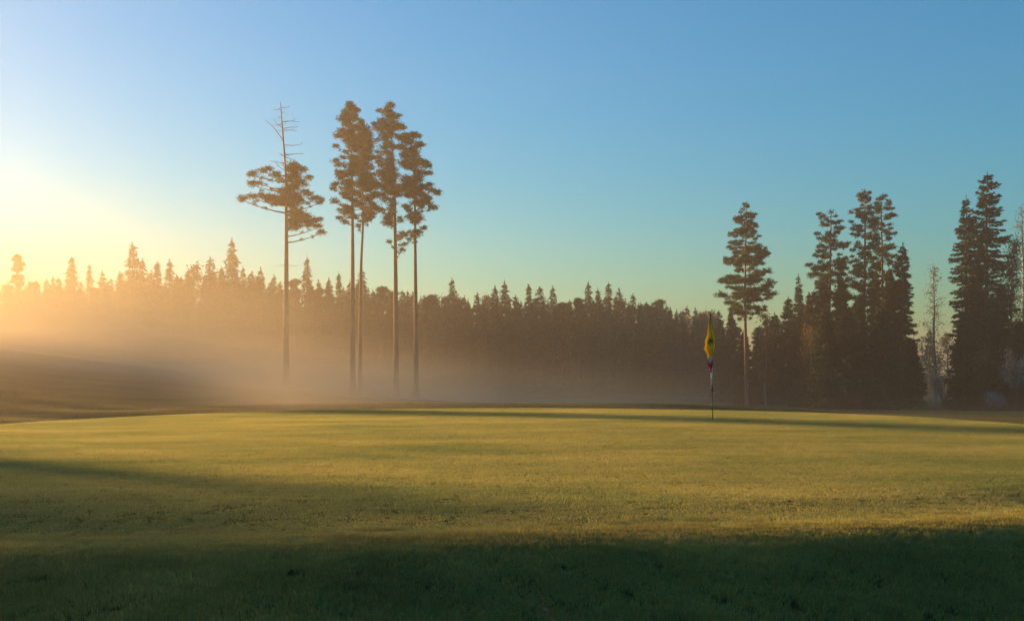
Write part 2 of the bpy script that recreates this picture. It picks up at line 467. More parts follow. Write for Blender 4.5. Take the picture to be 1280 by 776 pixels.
# ---- spruces of the right groups
GR = 'spruces of the right-hand tree groups'
def spruce_at(label, px, top, hw, Y, seed, n=16000, leaf=.30, profile=None, name='spruce_tree', group=GR, **kw):
    fx, fy, fz = foot(px, Y); s = Y / F
    H = EYE + (HZ - top) * s - fz
    if profile:
        base_py = HZ - (fz - EYE) / s
        ts = [(base_py - p) / (base_py - top) for p, _ in profile][::-1]; ws = [w * s for _, w in profile][::-1]
        profile = (ts, ws)
    ms = spruce(H, hw * s, seed, n, leaf, profile=profile, **kw)
    t = thing(name, label, 'tree', (fx, fy, fz), group)
    for nm, me in ms: part(nm, me, t)
    return t
spruce_at('pointed dark spruce closing the right end of the dense group', 1128, 305, 27, 103, 31, n=17000,
          profile=[(305, .5), (325, 8), (350, 12), (380, 15), (420, 21), (470, 24), (495, 22)])
spruce_at('small pointed spruce rising left of the dense pine group', 998, 343, 20, 125, 32, n=9000)
spruce_at('tall dark spruce with the highest spiky top, near the right edge', 1233, 215, 40, 104, 33, n=30000, ragged=.34,
          profile=[(215, 1), (235, 13), (260, 14), (290, 19), (330, 27), (380, 33), (440, 36), (505, 34)])
spruce_at('slightly lower spruce touching the left side of the tallest right-edge spruce', 1207, 245, 30, 106, 34, n=20000, ragged=.3,
          profile=[(245, 1), (262, 8), (290, 14), (330, 20), (380, 23), (440, 24), (505, 24)])
k = 0
# lower understory trees inside the groups
for px, top, hw, Y, lab in [
    (1012, 366, 17, 112, 'low bushy spruce under the left edge of the blunt-topped pine'),
    (1030, 352, 22, 110, 'dark spruce hidden below the blunt-topped pine'),
    (1052, 345, 24, 112, 'dark spruce filling the gap between the blunt pine and the tallest pine'),
    (1072, 372, 22, 100, 'short spruce in front of the tallest pine of the group'),
    (1092, 350, 24, 113, 'dark spruce behind the paired pines of the group'),
    (1112, 335, 22, 108, 'dark spruce between the narrow pine and the pointed end spruce'),
    (1062, 388, 26, 98, 'wide low spruce at the front foot of the dense group'),
    (1104, 372, 26, 97, 'wide low spruce in front of the narrow pine of the group'),
    (1034, 386, 26, 99, 'wide low spruce in front of the blunt-topped pine'),
    (1002, 384, 22, 115, 'low spruce below the small pointed spruce'),
    (950, 408, 20, 124, 'low dark spruce at the foot of the lone open pine'),
    (930, 414, 20, 118, 'lowest dark spruce against the trunk of the lone open pine'),
    (1236, 378, 30, 98, 'broad low spruce in front of the highest right-edge spruce'),
    (1205, 392, 24, 100, 'broad low spruce in front of the slightly lower right-edge spruce'),
    (1140, 425, 22, 112, 'short spruce leaning into the bluish gap right of the dense group'),
    (985, 372, 22, 128, 'low dark spruce beside the small pointed spruce'),
    (968, 392, 22, 122, 'low rounded spruce beside the orange birch'),
    (914, 386, 18, 132, 'low spruce directly behind and right of the flag'),
    (900, 398, 18, 136, 'lowest spruce directly behind the golf flag'),
    (1222, 330, 26, 110, 'spruce hidden between the two tall right-edge spruces'),
    (1252, 352, 26, 101, 'low spruce at the foot of the tallest right-edge spruce'),
    (1276, 400, 24, 99, 'low dark spruce cut by the right edge of the picture'),
    (1300, 330, 30, 110, 'spruce just beyond the right edge of the picture')]:
    k += 1
    spruce_at(lab, px, top, hw, Y, 40 + k, n=11000, leaf=.34, base=.02, pw=.6 if hw > 20 else .75)

# ------------------------------------------------------------------ birches
def birch(H, Rb, seed, n_leaf, leafmat, leaf=.16, dens_tw=1.0, bark=None):
    global rng
    rng = np.random.default_rng(seed)
    k = 10; zz = np.linspace(0, H, k)
    tp = np.stack([np.cumsum(rng.normal(0, .06, k)), np.cumsum(rng.normal(0, .06, k)), zz], 1); tp[0, :2] = 0
    tm = trunk_mesh(tp, .010 * H * (1 - zz / H) ** .7 + .015, bark or M_BBARK)
    b = TB(); ends = []
    nb = int(34 * dens_tw)
    for i in range(nb):
        z = H * (.22 + .76 * (i + rng.uniform()) / nb); t = z / H
        a = rng.uniform(0, 6.28); L = Rb * 1.2 * math.sin(math.pi * min(1, (t - .1) / .98)) ** .7 * (1.05 - t) ** .4 * rng.uniform(.6, 1.1) + .2
        o = np.array([np.interp(z, zz, tp[:, 0]), np.interp(z, zz, tp[:, 1]), z])
        d = np.array([math.cos(a), math.sin(a), rng.uniform(.5, 1.0)]); d /= np.linalg.norm(d)
        s = np.linspace(0, 1, 5)[:, None]
        pts = o + d * L * s + np.array([0, 0, -.28 * L]) * s ** 2.5
        b.tube(pts, np.linspace(.03, .010, 5), 0, 4)
        for j in range(7):
            f = rng.uniform(.2, 1); q = o + (pts[-1] - o) * f; q[2] = np.interp(f, s[:, 0], pts[:, 2])
            e = q + rng.normal(0, .35, 3) * L * .5 + [0, 0, .1]
            e2 = e + rng.normal(0, .2, 3) + [0, 0, -.3]
            b.tube([q, e, e2], [.013, .009, .005], 0, 3); ends += [e, e2, (q + e) / 2]
    if n_leaf:
        E = np.array(ends); P = E[rng.integers(0, len(E), n_leaf)] + rng.normal(0, .25, (n_leaf, 3))
        b.leaves(P, rng.normal(size=(n_leaf, 3)), leaf * rng.uniform(.6, 1.3, n_leaf), leaf * .7, 1)
    cm = b.mesh('crown', [M_TWIG, leafmat])
    return [('trunk', tm), ('crown', cm)]
def birch_at(label, px, top, hw, Y, seed, n_leaf, lm, group='birches of the right-hand tree groups', **kw):
    fx, fy, fz = foot(px, Y); s = Y / F; H = EYE + (HZ - top) * s - fz
    t = thing('birch_tree', label, 'tree', (fx, fy, fz), group)
    for nm, me in birch(H, hw * s, seed, n_leaf, lm, **kw): part(nm, me, t)
    return t
birch_at('thin almost leafless birch standing in the gap before the right-edge spruces', 1170, 328, 15, 118, 61, 900, M_BIR, dens_tw=1.4)
birch_at('bare pale birch at the very right edge, taller than the orange one', 1283, 255, 20, 112, 62, 900, M_BIR, dens_tw=1.5)
birch_at('orange-brown autumn birch behind the right side of the tallest right-edge spruce', 1261, 300, 18, 103, 63, 4200, M_AUT, leaf=.2)
birch_at('rust-orange autumn birch standing right of the lone open pine', 957, 392, 13, 120, 64, 2600, M_AUT, leaf=.2)
birch_at('yellow-brown birch at the left foot of the dense pine group', 1016, 372, 13, 109, 65, 1500, M_AUT, leaf=.2)
birch_at('pale-trunked birch showing through the middle of the dense group', 1103, 360, 12, 110, 66, 900, M_BIR)
birch_at('second pale-trunked birch under the tallest pine of the group', 1078, 365, 12, 111, 67, 900, M_BIR)
birch_at('low leafless birch in the bluish gap left of the right-edge spruces', 1150, 420, 14, 130, 68, 300, M_BIR)
# frosted shrub low at the right edge
def shrub(seed, H, Rr, m):
    global rng
    rng = np.random.default_rng(seed); b = TB()
    for i in range(40):
        a = rng.uniform(0, 6.28); L = rng.uniform(.5, 1)
        e = np.array([math.cos(a) * Rr * L, math.sin(a) * Rr * L, H * rng.uniform(.5, 1)])
        b.tube([(0, 0, 0), e * [.4, .4, .6], e], [.03, .018, .006], 0, 4)
        n = 60; f = rng.uniform(.4, 1.05, n)[:, None]
        P = e * [.4, .4, .6] * (1 - f) + e * f + rng.normal(0, .16, (n, 3))
        b.leaves(P, rng.normal(size=(n, 3)), .14, .05, 1)
    return b.mesh('frosted_shrub', [M_TWIG, m])
for i, (px, top, Y, lab) in enumerate([(1268, 436, 96, 'tall frost-whitened shrub in front of the right-edge spruces'),
                                  (1244, 492, 94, 'knee-high frosty shrub left of the tall frosted one'),
                                  (1180, 470, 112, 'pale frosted shrub in the gap under the leafless birch')]):
    fx, fy, fz = foot(px, Y); H = EYE + (HZ - top) * Y / F - fz
    o = link(bpy.data.objects.new('frosted_shrub', shrub(80 + i, H, min(1.6, H * .45), M_FROST)))
    o.location = (fx, fy, fz); o['label'] = lab; o['category'] = 'shrub'; o['group'] = 'frosted shrubs at the right'

# ------------------------------------------------------------------ the far forest edge
far_spruce = [spruce(16, 3.1, 100 + i, 4600, .44, base=.02, ragged=.3, pw=pw) for i, pw in enumerate([.8, .9, .75, 1.0, .7, .85])]
slim_spruce = [spruce(16, 2.1, 120 + i, 2600, .40, base=.04, ragged=.35, pw=.75) for i in range(3)]
far_birch = [birch(13, 2.2, 130 + i, 1900, M_BIR, leaf=.3, bark=M_BARK) for i in range(2)]
far_aut = birch(12, 2.2, 135, 2600, M_AUT, leaf=.3, bark=M_BARK)
def gen_far_pine(seed):
    global rng
    rng = np.random.default_rng(seed)
    H = 16.0; zz = np.linspace(0, H, 12)
    tp = np.stack([.1 * np.sin(zz * .4 + seed), .1 * np.cos(zz * .3), zz], 1); tp[0, :2] = 0
    cl = []
    for i in range(34):
        z = H * rng.uniform(.42, .985); w = 1.9 * (1.02 - z / H) ** .6 * min(1, (z / H - .3) * 5)
        cl.append((rng.uniform(-w, w), z, rng.uniform(.3, .5)))
    return pine(tp, .2 * (1 - zz / H * .85), cl, seed, dens=.8, leaf=.34, spread=.5)
far_pine = [gen_far_pine(141), gen_far_pine(142)]
LIB = {'s': far_spruce, 't': slim_spruce, 'p': far_pine, 'b': far_birch, 'a': [far_aut]}
HT = {'s': 16, 't': 16, 'p': 16, 'b': 13, 'a': 12}
NM = {'s': 'spruce_tree', 't': 'spruce_tree', 'p': 'pine_tree', 'b': 'birch_tree', 'a': 'birch_tree'}
GF = 'trees of the misty forest edge'
GEN = {'s': 'full conical spruce among the many of the misty forest edge', 't': 'slim conical spruce among the many of the misty forest edge',
       'p': 'round-topped pine among the spruces of the misty forest edge', 'b': 'thin-leaved birch among the spruces of the misty forest edge',
       'a': 'orange-tinged birch among the spruces of the misty forest edge'}
rr = random.Random(5)
def far_tree(kind, px, top, Y, label=None, wide=None):
    x = (px - 640) / F * Y; z0 = float(height(x, Y)) - .1
    H = EYE + (HZ - top) * Y / F - z0
    s = H / HT[kind]
    t = thing(NM[kind], label or GEN[kind], 'tree', (x, Y, z0), GF, rr.uniform(0, 6.28))
    w = (wide or rr.uniform(.95, 1.5)) * min(s, .45 * s + .5)
    t.scale = (w, w, s)
    for nm, me in rr.choice(LIB[kind]): part(nm, me, t)
    return t
def fY(px): return 168 + 14 * math.sin(px / 170.0 + 1) + rr.uniform(-6, 6)
named = [('p', 22, 318, 'washed-out round-topped pine nearly lost in the glow at the left edge'),
         ('s', 90, 320, 'broad dense spruce, first big one right of the glowing pine'),
         ('s', 165, 304, 'tall ragged spruce highest on the left of the misty forest edge'),
         ('s', 197, 328, 'spruce just right of the tall ragged one, a little lower'),
         ('s', 263, 322, 'neat conical spruce left of the bare-topped tall pine'),
         ('s', 290, 299, 'narrow-headed spruce that is the highest point of the misty forest edge'),
         ('s', 384, 321, 'pointed spruce right of the bare-topped pine trunk'),
         ('s', 452, 337, 'pointed spruce at the foot of the slender leaning pine'),
         ('t', 565, 348, 'spire-like slim spruce standing up right of the four clustered pines'),
         ('s', 735, 353, 'pointed spruce leading the middle peak of the misty forest edge')]
for kd, px, top, lab in named: far_tree(kd, px, top, fY(px), lab, 1.0 if px < 30 else 1.45 if px < 300 else 1.15)
peaks = [('s',46,350),('t',8,356),('t',66,346),('t',112,332),('s',128,338),('t',178,322),('t',212,326),('s',226,346),('b',245,330),('t',277,335),('t',304,334),
  ('s',315,338),('s',326,336),('t',343,342),('p',368,348),('t',398,352),('s',411,350),('s',424,342),('t',437,352),('t',466,362),('p',478,360),('s',492,368),('t',510,364),('s',531,370),('b',545,372),
  ('s',553,372),('t',580,371),('s',597,365),('b',608,370),('s',619,357),('s',631,353),('t',645,368),('s',661,358),('s',675,360),('t',691,357),('p',702,378),('a',712,384),('p',722,372),('t',748,360),
  ('t',760,355),('s',774,362),('t',791,366),('s',808,378),('b',820,384),('s',838,385),('s',851,388),('t',869,386),('t',876,390),('s',890,394),('b',880,398),('t',236,338),('t',150,340),('t',255,350)]
for kd, px, top in peaks: far_tree(kd, px, top + rr.uniform(-2, 2), fY(px))
# filler: a second and third row
def mass_top(px): return float(np.interp(px, [-200, 0, 100, 300, 420, 560, 700, 780, 900, 1300], [364, 360, 350, 350, 362, 374, 377, 375, 395, 402]))
for row in range(3):
    px = -40 + row * 7
    while px < 905:
        kd = rr.choice('sssssstpb')
        far_tree(kd, px, mass_top(px) + rr.uniform(-4, 16) - 2 * row, fY(px) + 10 + 11 * row - (26 if row == 2 else 0))
        px += rr.uniform(11, 19)
px = 905
while px < 1420:                # behind the right groups
    far_tree(rr.choice('sstbp'), px, 412 + rr.uniform(-10, 14), 178 + rr.uniform(-8, 8)); px += rr.uniform(15, 26)

# trees beyond the left edge of the frame: the sun stands behind them
GL = 'trees beyond the left edge of the frame'
def side_tree(kind, x, y, H, lab, w=1.0, wmin=0.):
    s = H / HT[kind]; w = max(w, wmin / s)
    t = thing(NM[kind], lab, 'tree', (x, y, float(height(x, y)) - .1), GL, rr.uniform(0, 6.28))
    t.scale = (s * w, s * w, s)
    for nm, me in rr.choice(LIB[kind]): part(nm, me, t)
for i in range(34):
    az = R(-27 - i * 1.35); d = 172 + rr.uniform(-8, 14)
    x, y = d * math.sin(az), d * math.cos(az)
    hmax = (d * math.tan(R(SUN_EL)) * .90 - float(height(x, y)))
    H = rr.uniform(.72, .96) * hmax if abs(math.degrees(az) - SUN_AZ) < 14 else rr.uniform(12, 17)
    side_tree(rr.choice('sst'), x, y, H, 'spruce beyond the left edge of the frame')
sx, sy = math.sin(R(SUN_AZ)), math.cos(R(SUN_AZ))
def caster(gx, gy, dist, H, kind='s', w=1.0):     # a tree whose shadow line crosses ground point (gx, gy)
    side_tree(kind, gx + sx * dist, gy + sy * dist, H, 'spruce beyond the left edge whose long shadow crosses the green', w)
def caster_tip(gx, gy, dist, kind='s', w=1.0, wmin=0.):    # a tree whose shadow ends at ground point (gx, gy)
    x, y = gx + sx * dist, gy + sy * dist
    H = dist * math.tan(R(SUN_EL)) + float(height(gx, gy)) - float(height(x, y))
    side_tree(kind, x, y, H, ('pine' if kind == 'p' else 'spruce') + ' placed unseen beyond the left edge so its long shadow ends behind or on the green', w, wmin)
for q_ in range(13):                     # unseen low belt added to shade the hollow and the rise behind the green
    caster_tip(-33 + 2.45 * q_ + rr.uniform(-.7, .7), 29.5 + .8 * q_ + rr.uniform(-1.5, 1.5), 100 + rr.uniform(-8, 8), 'p', 1.3, .9)
for q_ in range(12):  # second row of the added shade belt
    caster_tip(-28 + 2.9 * q_ + rr.uniform(-1, 1), 45 + 1.6 * q_ + rr.uniform(-2, 2), 98 + rr.uniform(-6, 6), 'p', 1.5, 1.1)
for q_ in range(10):  # third added row, shading the upper rise
    caster_tip(-40 + 3.2 * q_ + rr.uniform(-1, 1), 64 + 2.4 * q_ + rr.uniform(-2, 2), 95 + rr.uniform(-6, 6), 'p', 1.6, 1.3)
caster(0, 26.2, 105, 21, 't', .95)
caster_tip(-3.4, 12.8, 112, 'p', .45)
caster_tip(1.7, 7.7, 108, 'p', 1.25)
caster_tip(-.6, 8.5, 116, 'p', 1.1)
caster_tip(-4.4, 11.0, 121, 'p', .8)
caster_tip(-2.3, 8.6, 126, 'p', 1.0)
caster(0, 5.3, 108, 18.5, 's', .72)
caster(0, 1.9, 114, 18.5, 's', 1.0)

# ------------------------------------------------------------------ ground
def ground():
    na, nr = 640, 330
    # finer angular steps to the front
    a = np.linspace(-math.pi, math.pi, na, endpoint=False)
    a = a - .62 * np.sin(a)
    r = np.concatenate([[.0], np.geomspace(1.2, 1800, nr)])
    A, Rr = np.meshgrid(a, r[1:])
    X = np.sin(A) * Rr; Y = np.cos(A) * Rr
    Z = height(X, Y)
    V = np.stack([X.ravel(), Y.ravel(), Z.ravel()], 1)
    V = np.concatenate([V, [[0, 0, float(height(0, 0))]]])
    i = np.arange(nr - 1)[:, None] * na; j = np.arange(na)[None]; j2 = (j + 1) % na
    Q = np.stack([i + j, i + na + j, i + na + j2, i + j2], -1).reshape(-1, 4)
    c = len(V) - 1
    jj = np.arange(na); T = np.stack([np.full(na, c), jj, (jj + 1) % na], 1)
    m, nt = mat('ground_turf'); L = nt.links.new
    geo = nd(nt, 'ShaderNodeNewGeometry')
    n1 = nd(nt, 'ShaderNodeTexNoise', i_Scale=.35, i_Detail=6.0); L(geo.outputs['Position'], n1.inputs['Vector'])
    n2 = nd(nt, 'ShaderNodeTexNoise', i_Scale=9.0, i_Detail=6.0, i_Roughness=.7); L(geo.outputs['Position'], n2.inputs['Vector'])
    r1 = ramp(nt, [(.3, (.10, .09, .035)), (.7, (.16, .135, .05))]); L(n1.outputs[0], r1.inputs[0])
    r2 = ramp(nt, [(.3, (.6, .6, .6)), (.7, (1.3, 1.25, 1.1))]); L(n2.outputs[0], r2.inputs[0])
    mx = nd(nt, 'ShaderNodeMix', data_type='RGBA', blend_type='MULTIPLY'); mx.inputs[0].default_value = 1
    L(r1.outputs[0], mx.inputs[6]); L(r2.outputs[0], mx.inputs[7])
    n3 = nd(nt, 'ShaderNodeTexNoise', i_Scale=14.0, i_Detail=8.0, i_Roughness=.75); L(geo.outputs['Position'], n3.inputs['Vector'])
    bp = nd(nt, 'ShaderNodeBump', i_Strength=1.0, i_Distance=.12); L(n3.outputs[0], bp.inputs['Height'])
    p = nd(nt, 'ShaderNodeBsdfPrincipled', i_Roughness=.9); p.inputs['Specular IOR Level'].default_value = .15
    p.inputs['Specular IOR Level'].default_value = .0
    L(mx.outputs[2], p.inputs['Base Color']); L(bp.outputs[0], p.inputs['Normal'])
    o = nd(nt, 'ShaderNodeOutputMaterial'); L(p.outputs[0], o.inputs[0])
    g = link(bpy.data.objects.new('ground', mesh_np('ground', V, [Q, T], [m], smooth=True)))
    g['kind'] = 'structure'; g['label'] = 'rolling turf of the golf course'
ground()

# ------------------------------------------------------------------ grass (stuff, instanced blade patches)
def blade_patch(name, size, n, h0, h1, w, m, bend=.5, tuft=0.):
    global rng
    rng = np.random.default_rng(hash(name) % 1000 if False else len(name) * 7 + n)
    P = rng.uniform(-size / 2, size / 2, (n, 2)) * 1.08
    if tuft > 0:
        c = rng.uniform(-size / 2, size / 2, (int(n / 40), 2))
        k = rng.integers(0, len(c), n)
        pick = rng.uniform(size=n) < tuft
        P[pick] = c[k[pick]] + rng.normal(0, .02, (pick.sum(), 2))
    h = rng.uniform(h0, h1, n)
    if tuft > 0: h *= .7 + .5 * rng.uniform(size=n)
    a = rng.uniform(0, 6.283, n); s = np.stack([np.cos(a), np.sin(a), 0 * a], 1) * (w * rng.uniform(.7, 1.3, n) / 2)[:, None]
    b = rng.uniform(0, 6.283, n); lean = np.stack([np.cos(b), np.sin(b)], 1) * (h * bend * rng.uniform(.1, 1, n))[:, None]
    B = np.concatenate([P, np.full((n, 1), -.006)], 1)
    Mid = B.copy(); Mid[:, :2] += lean * .3; Mid[:, 2] += h * .6 + .004
    T = B.copy(); T[:, :2] += lean; T[:, 2] += h
    V = np.stack([B - s, B + s, Mid + s * .75, Mid - s * .75, T], 1).reshape(-1, 3)
    i = np.arange(n)[:, None] * 5
    Q = i + np.array([[0, 1, 2, 3]]); Tt = i + np.array([[3, 2, 4]])
    me = mesh_np(name, V, [Q, Tt], [m])
    return me

def scatter(name, label, patch_me, pts, rot, scl, ):
    me = bpy.data.meshes.new(name)
    me.vertices.add(len(pts)); me.vertices.foreach_set('co', np.asarray(pts, np.float32).ravel())
    at = me.attributes.new('rot', 'FLOAT_VECTOR', 'POINT'); at.data.foreach_set('vector', np.asarray(rot, np.float32).ravel())
    at = me.attributes.new('scl', 'FLOAT_VECTOR', 'POINT'); at.data.foreach_set('vector', np.asarray(scl, np.float32).ravel())
    o = link(bpy.data.objects.new(name, me)); o['kind'] = 'stuff'; o['label'] = label
    src = bpy.data.objects.new(name + '_blades', patch_me)     # not linked: only the source of the blades
    ng = bpy.data.node_groups.new(name + '_nodes', 'GeometryNodeTree')
    ng.interface.new_socket('Geometry', in_out='INPUT', socket_type='NodeSocketGeometry')
    ng.interface.new_socket('Geometry', in_out='OUTPUT', socket_type='NodeSocketGeometry')
    N = ng.nodes; L = ng.links.new
    gi = N.new('NodeGroupInput'); go = N.new('NodeGroupOutput')
    oi = N.new('GeometryNodeObjectInfo'); oi.inputs['Object'].default_value = src; oi.inputs['As Instance'].default_value = True
    ip = N.new('GeometryNodeInstanceOnPoints')
    r_ = N.new('GeometryNodeInputNamedAttribute'); r_.data_type = 'FLOAT_VECTOR'; r_.inputs[0].default_value = 'rot'
    s_ = N.new('GeometryNodeInputNamedAttribute'); s_.data_type = 'FLOAT_VECTOR'; s_.inputs[0].default_value = 'scl'
    er = N.new('FunctionNodeEulerToRotation')
    L(gi.outputs[0], ip.inputs['Points']); L(oi.outputs['Geometry'], ip.inputs['Instance'])
    L(r_.outputs['Attribute'], er.inputs[0]); L(er.outputs[0], ip.inputs['Rotation']); L(s_.outputs['Attribute'], ip.inputs['Scale'])
    L(ip.outputs[0], go.inputs[0])
    md = o.modifiers.new('blades', 'NODES'); md.node_group = ng
    return o

def slope_rot(x, y, e=.15):
    """euler that lays a patch on the slope, with a random quarter turn"""
    gx = (height(x + e, y) - height(x - e, y)) / (2 * e); gy = (height(x, y + e) - height(x, y - e)) / (2 * e)
    out = []
    for a, b in zip(gx, gy):
        n = Vector((-a, -b, 1)).normalized()
        q = Vector((0, 0, 1)).rotation_difference(n) @ Matrix.Rotation(rng.uniform(0, 6.283), 3, 'Z').to_quaternion()
        out.append(q.to_euler())
    return np.array(out)

def grass_mat(name, c1, c2, c3, trans, sc1):
    m, nt = mat(name); L = nt.links.new
    geo = nd(nt, 'ShaderNodeNewGeometry')
    mp = nd(nt, 'ShaderNodeMapping'); mp.inputs['Scale'].default_value = (.5, 1, 1); L(geo.outputs['Position'], mp.inputs[0])
    n1 = nd(nt, 'ShaderNodeTexNoise', i_Scale=sc1, i_Detail=6.0, i_Roughness=.62); L(mp.outputs[0], n1.inputs['Vector'])
    rp = ramp(nt, [(.32, c1), (.52, c2), (.7, c3)]); L(n1.outputs[0], rp.inputs[0])
    rr_ = nd(nt, 'ShaderNodeMapRange', i_3=.75, i_4=1.25); L(geo.outputs['Random Per Island'], rr_.inputs[0])
    mx = nd(nt, 'ShaderNodeMix', data_type='RGBA', blend_type='MULTIPLY'); mx.inputs[0].default_value = 1
    L(rp.outputs[0], mx.inputs[6]); L(rr_.outputs[0], mx.inputs[7])
    df = nd(nt, 'ShaderNodeBsdfPrincipled', i_Roughness=.55); df.inputs['Specular IOR Level'].default_value = .3
    tr = nd(nt, 'ShaderNodeBsdfTranslucent')
    L(mx.outputs[2], df.inputs['Base Color']); L(mx.outputs[2], tr.inputs[0])
    ms = nd(nt, 'ShaderNodeMixShader'); ms.inputs[0].default_value = trans
    L(df.outputs[0], ms.inputs[1]); L(tr.outputs[0], ms.inputs[2])
    o = nd(nt, 'ShaderNodeOutputMaterial'); L(ms.outputs[0], o.inputs[0])
    return m
M_GREEN = grass_mat('green_grass', (.22, .26, .080), (.37, .345, .105), (.49, .42, .13), .55, .55)
M_ROUGH = grass_mat('rough_grass', (.26, .215, .050), (.35, .295, .072), (.47, .38, .10), .45, 1.6)

def grid_pts(size, y0, y1, half, keep):
    xs = np.arange(-half, half, size); ys = np.arange(y0, y1, size)
    X, Y = np.meshgrid(xs, ys); X = X.ravel(); Y = Y.ravel()
    k = keep(X, Y); return X[k], Y[k]
# putting surface
X, Y = grid_pts(.30, 6.5, 64, 40, lambda x, y: (np.abs(x) < .50 * y + 3.5) & (y > bank_edge(x) - 1.0) & (y < 36))
rng = np.random.default_rng(3)
X = X + rng.uniform(-.08, .08, len(X)); Y = Y + rng.uniform(-.08, .08, len(Y))
gr = blade_patch('green_patch', .42, 2000, .009, .016, .0040, M_GREEN, .7)
scatter('green_grass', 'closely mown grass of the putting green', gr, np.stack([X, Y, height(X, Y)], 1), slope_rot(X, Y), np.ones((len(X), 3)))
# fairway beyond, coarser
X, Y = grid_pts(1.2, 36, 110, 70, lambda x, y: (np.abs(x) < .50 * y + 5) & (y >= 36))
M_FAIR = grass_mat('fairway_grass', (.15, .13, .05), (.22, .185, .07), (.28, .22, .085), .4, .3)
fw = blade_patch('fairway_patch', 1.2, 2600, .03, .06, .016, M_FAIR, .7)
scatter('fairway_grass', 'mown fairway grass beyond the green', fw, np.stack([X, Y, height(X, Y)], 1), slope_rot(X, Y, .5), np.ones((len(X), 3)))
# near rough bank
rng = np.random.default_rng(19)
X, Y = grid_pts(.2, 2.0, 9.5, 9, lambda x, y: (np.abs(x) < .5 * y + 2.8))
X = X + rng.uniform(-.06, .06, len(X)); Y = Y + rng.uniform(-.06, .06, len(Y))
keep = rng.uniform(size=len(X)) < sstep(.8, -.5, Y - bank_edge(X) - .15 * wav(X, Y, .5, .2))
X, Y = X[keep], Y[keep]
fade = .4 + .6 * sstep(.6, -1.2, Y - bank_edge(X))
rg = blade_patch('rough_patch', .25, 1500, .016, .046, .0038, M_ROUGH, .9, tuft=.5)
sz = (.75 + .55 * (wav(X, Y, .55, 1.1) * .5 + .5)) * fade
rng = np.random.default_rng(20)
scatter('rough_grass', 'longer dark grass on the bank in the foreground', rg, np.stack([X, Y, height(X, Y)], 1), slope_rot(X, Y), np.stack([np.ones_like(sz), np.ones_like(sz), sz], 1))

# ------------------------------------------------------------------ flagstick
def flagstick():
    px, Y = 891, 23.0
    x = (px - 640) / F * Y; z = float(height(x, Y))
    t = thing('golf_flagstick', 'golf flagstick on the green with a limp yellow flag hanging from it', 'golf flag', (x, Y, z))
    blk = plain('black_pole', (.02, .02, .022), .4); wht = plain('white_pole', (.55, .55, .57), .45); dred = plain('dark_red_band', (.14, .03, .03), .5)
    def rod(name, z0, z1, r, m, lean=-.022):
        b = TB(); zz = np.array([z0, z0 + .001, z1 - .001, z1])
        b.tube(np.stack([lean * zz, 0 * zz, zz], 1), [.0005, r, r, .0005], 0, 12)
        part(name, b.mesh(name, [m], False), t)
    rod('pole_shaft', -.05, .60, .010, blk)
    rod('painted_band', .60, .74, .020, dred)
    rod('painted_band', .74, 1.12, .022, wht)
    rod('painted_band', 1.12, 1.34, .018, dred)
    rod('pole_shaft', 1.34, 2.20, .012, blk)
    # cup rim round the foot
    b = TB(); th = np.linspace(0, 2 * math.pi, 25)
    b.tube(np.stack([.056 * np.cos(th), .056 * np.sin(th), 0 * th + .004], 1), .004, 0, 6)
    part('hole_cup', b.mesh('hole_cup', [wht], True), t)
    # limp flag: gathered cloth with folds
    yel = leafy('yellow_cloth', (.90, .62, .015), (.95, .70, .03), .6, 3.0)
    red = leafy('crimson_cloth', (.48, .02, .05), (.6, .03, .07), .5, 3.0)
    pur = leafy('purple_hem_cloth', (.10, .06, .22), (.16, .10, .30), .3, 3.0)
    gry = leafy('grey_white_cloth', (.45, .45, .5), (.6, .6, .64), .3, 3.0)
    drk = leafy('black_emblem_cloth', (.03, .03, .012), (.05, .045, .02), .1, 3.0)
    nu, nv = 46, 90
    V = []; 
    for j in range(nv + 1):
        v = j / nv                      # 0 top
        zz_ = 2.10 - v * 1.02
        wd = np.interp(v, [0, .1, .3, .42, .62, .68, .8, .92, 1], [.03, .07, .15, .215, .185, .13, .12, .13, .05])
        cx = np.interp(v, [0, .3, .6, .72, .85, 1], [-.03, -.015, -.05, -.035, -.04, -.03])
        for i in range(nu + 1):
            u = i / nu
            fold = math.sin(u * 15 + 2.0 * v) * (.018 + .035 * v)
            xx = cx + (u - .5) * wd * 1.05 + .012 * math.sin(u * 22 + 5 * v)
            if v > .55: xx += .015 * math.sin(9 * v + 4 * u)
            yy = -.045 - fold + .03 * math.sin(3 * u + v * 4)
            V.append((xx - .022 * zz_, yy, zz_ - .03 * math.sin(u * 3.1) * v + .05 * (v > .9) * math.sin(u * 7)))
    V = np.array(V)
    Q = []; mi = []
    for j in range(nv):
        for i in range(nu):
            a = j * (nu + 1) + i; Q.append((a, a + 1, a + nu + 2, a + nu + 1))
            u, v = i / nu, j / nv
            m = 0
            cxs = (u - .55) ** 2 / .05 + (v - .42) ** 2 / .0075
            if cxs < 1 and (abs(math.sin(u * 17 + 1) * math.sin(v * 60)) > .25 or cxs < .25): m = 3
            if abs(u - .62) < .05 and .28 < v < .5: m = 3
            if u > .90 and v < .5: m = 1
            if v > .70 + .08 * (1 - u): m = 4
            if v > .82 + .03 * math.sin(u * 4): m = 2
            mi.append(m)
    fl = part('flag', mesh_np('flag', V, [Q], [yel, pur, red, drk, gry], mi, True), t)
    so = fl.modifiers.new('thickness', 'SOLIDIFY'); so.thickness = .003
    b = TB(); b.tube([(-.048, 0, 2.195), (-.048, 0, 2.205), (-.049, 0, 2.225), (-.049, 0, 2.235)], [.006, .018, .016, .003], 0, 10)
    part('pole_cap', b.mesh('pole_cap', [blk], True), t)
flagstick()

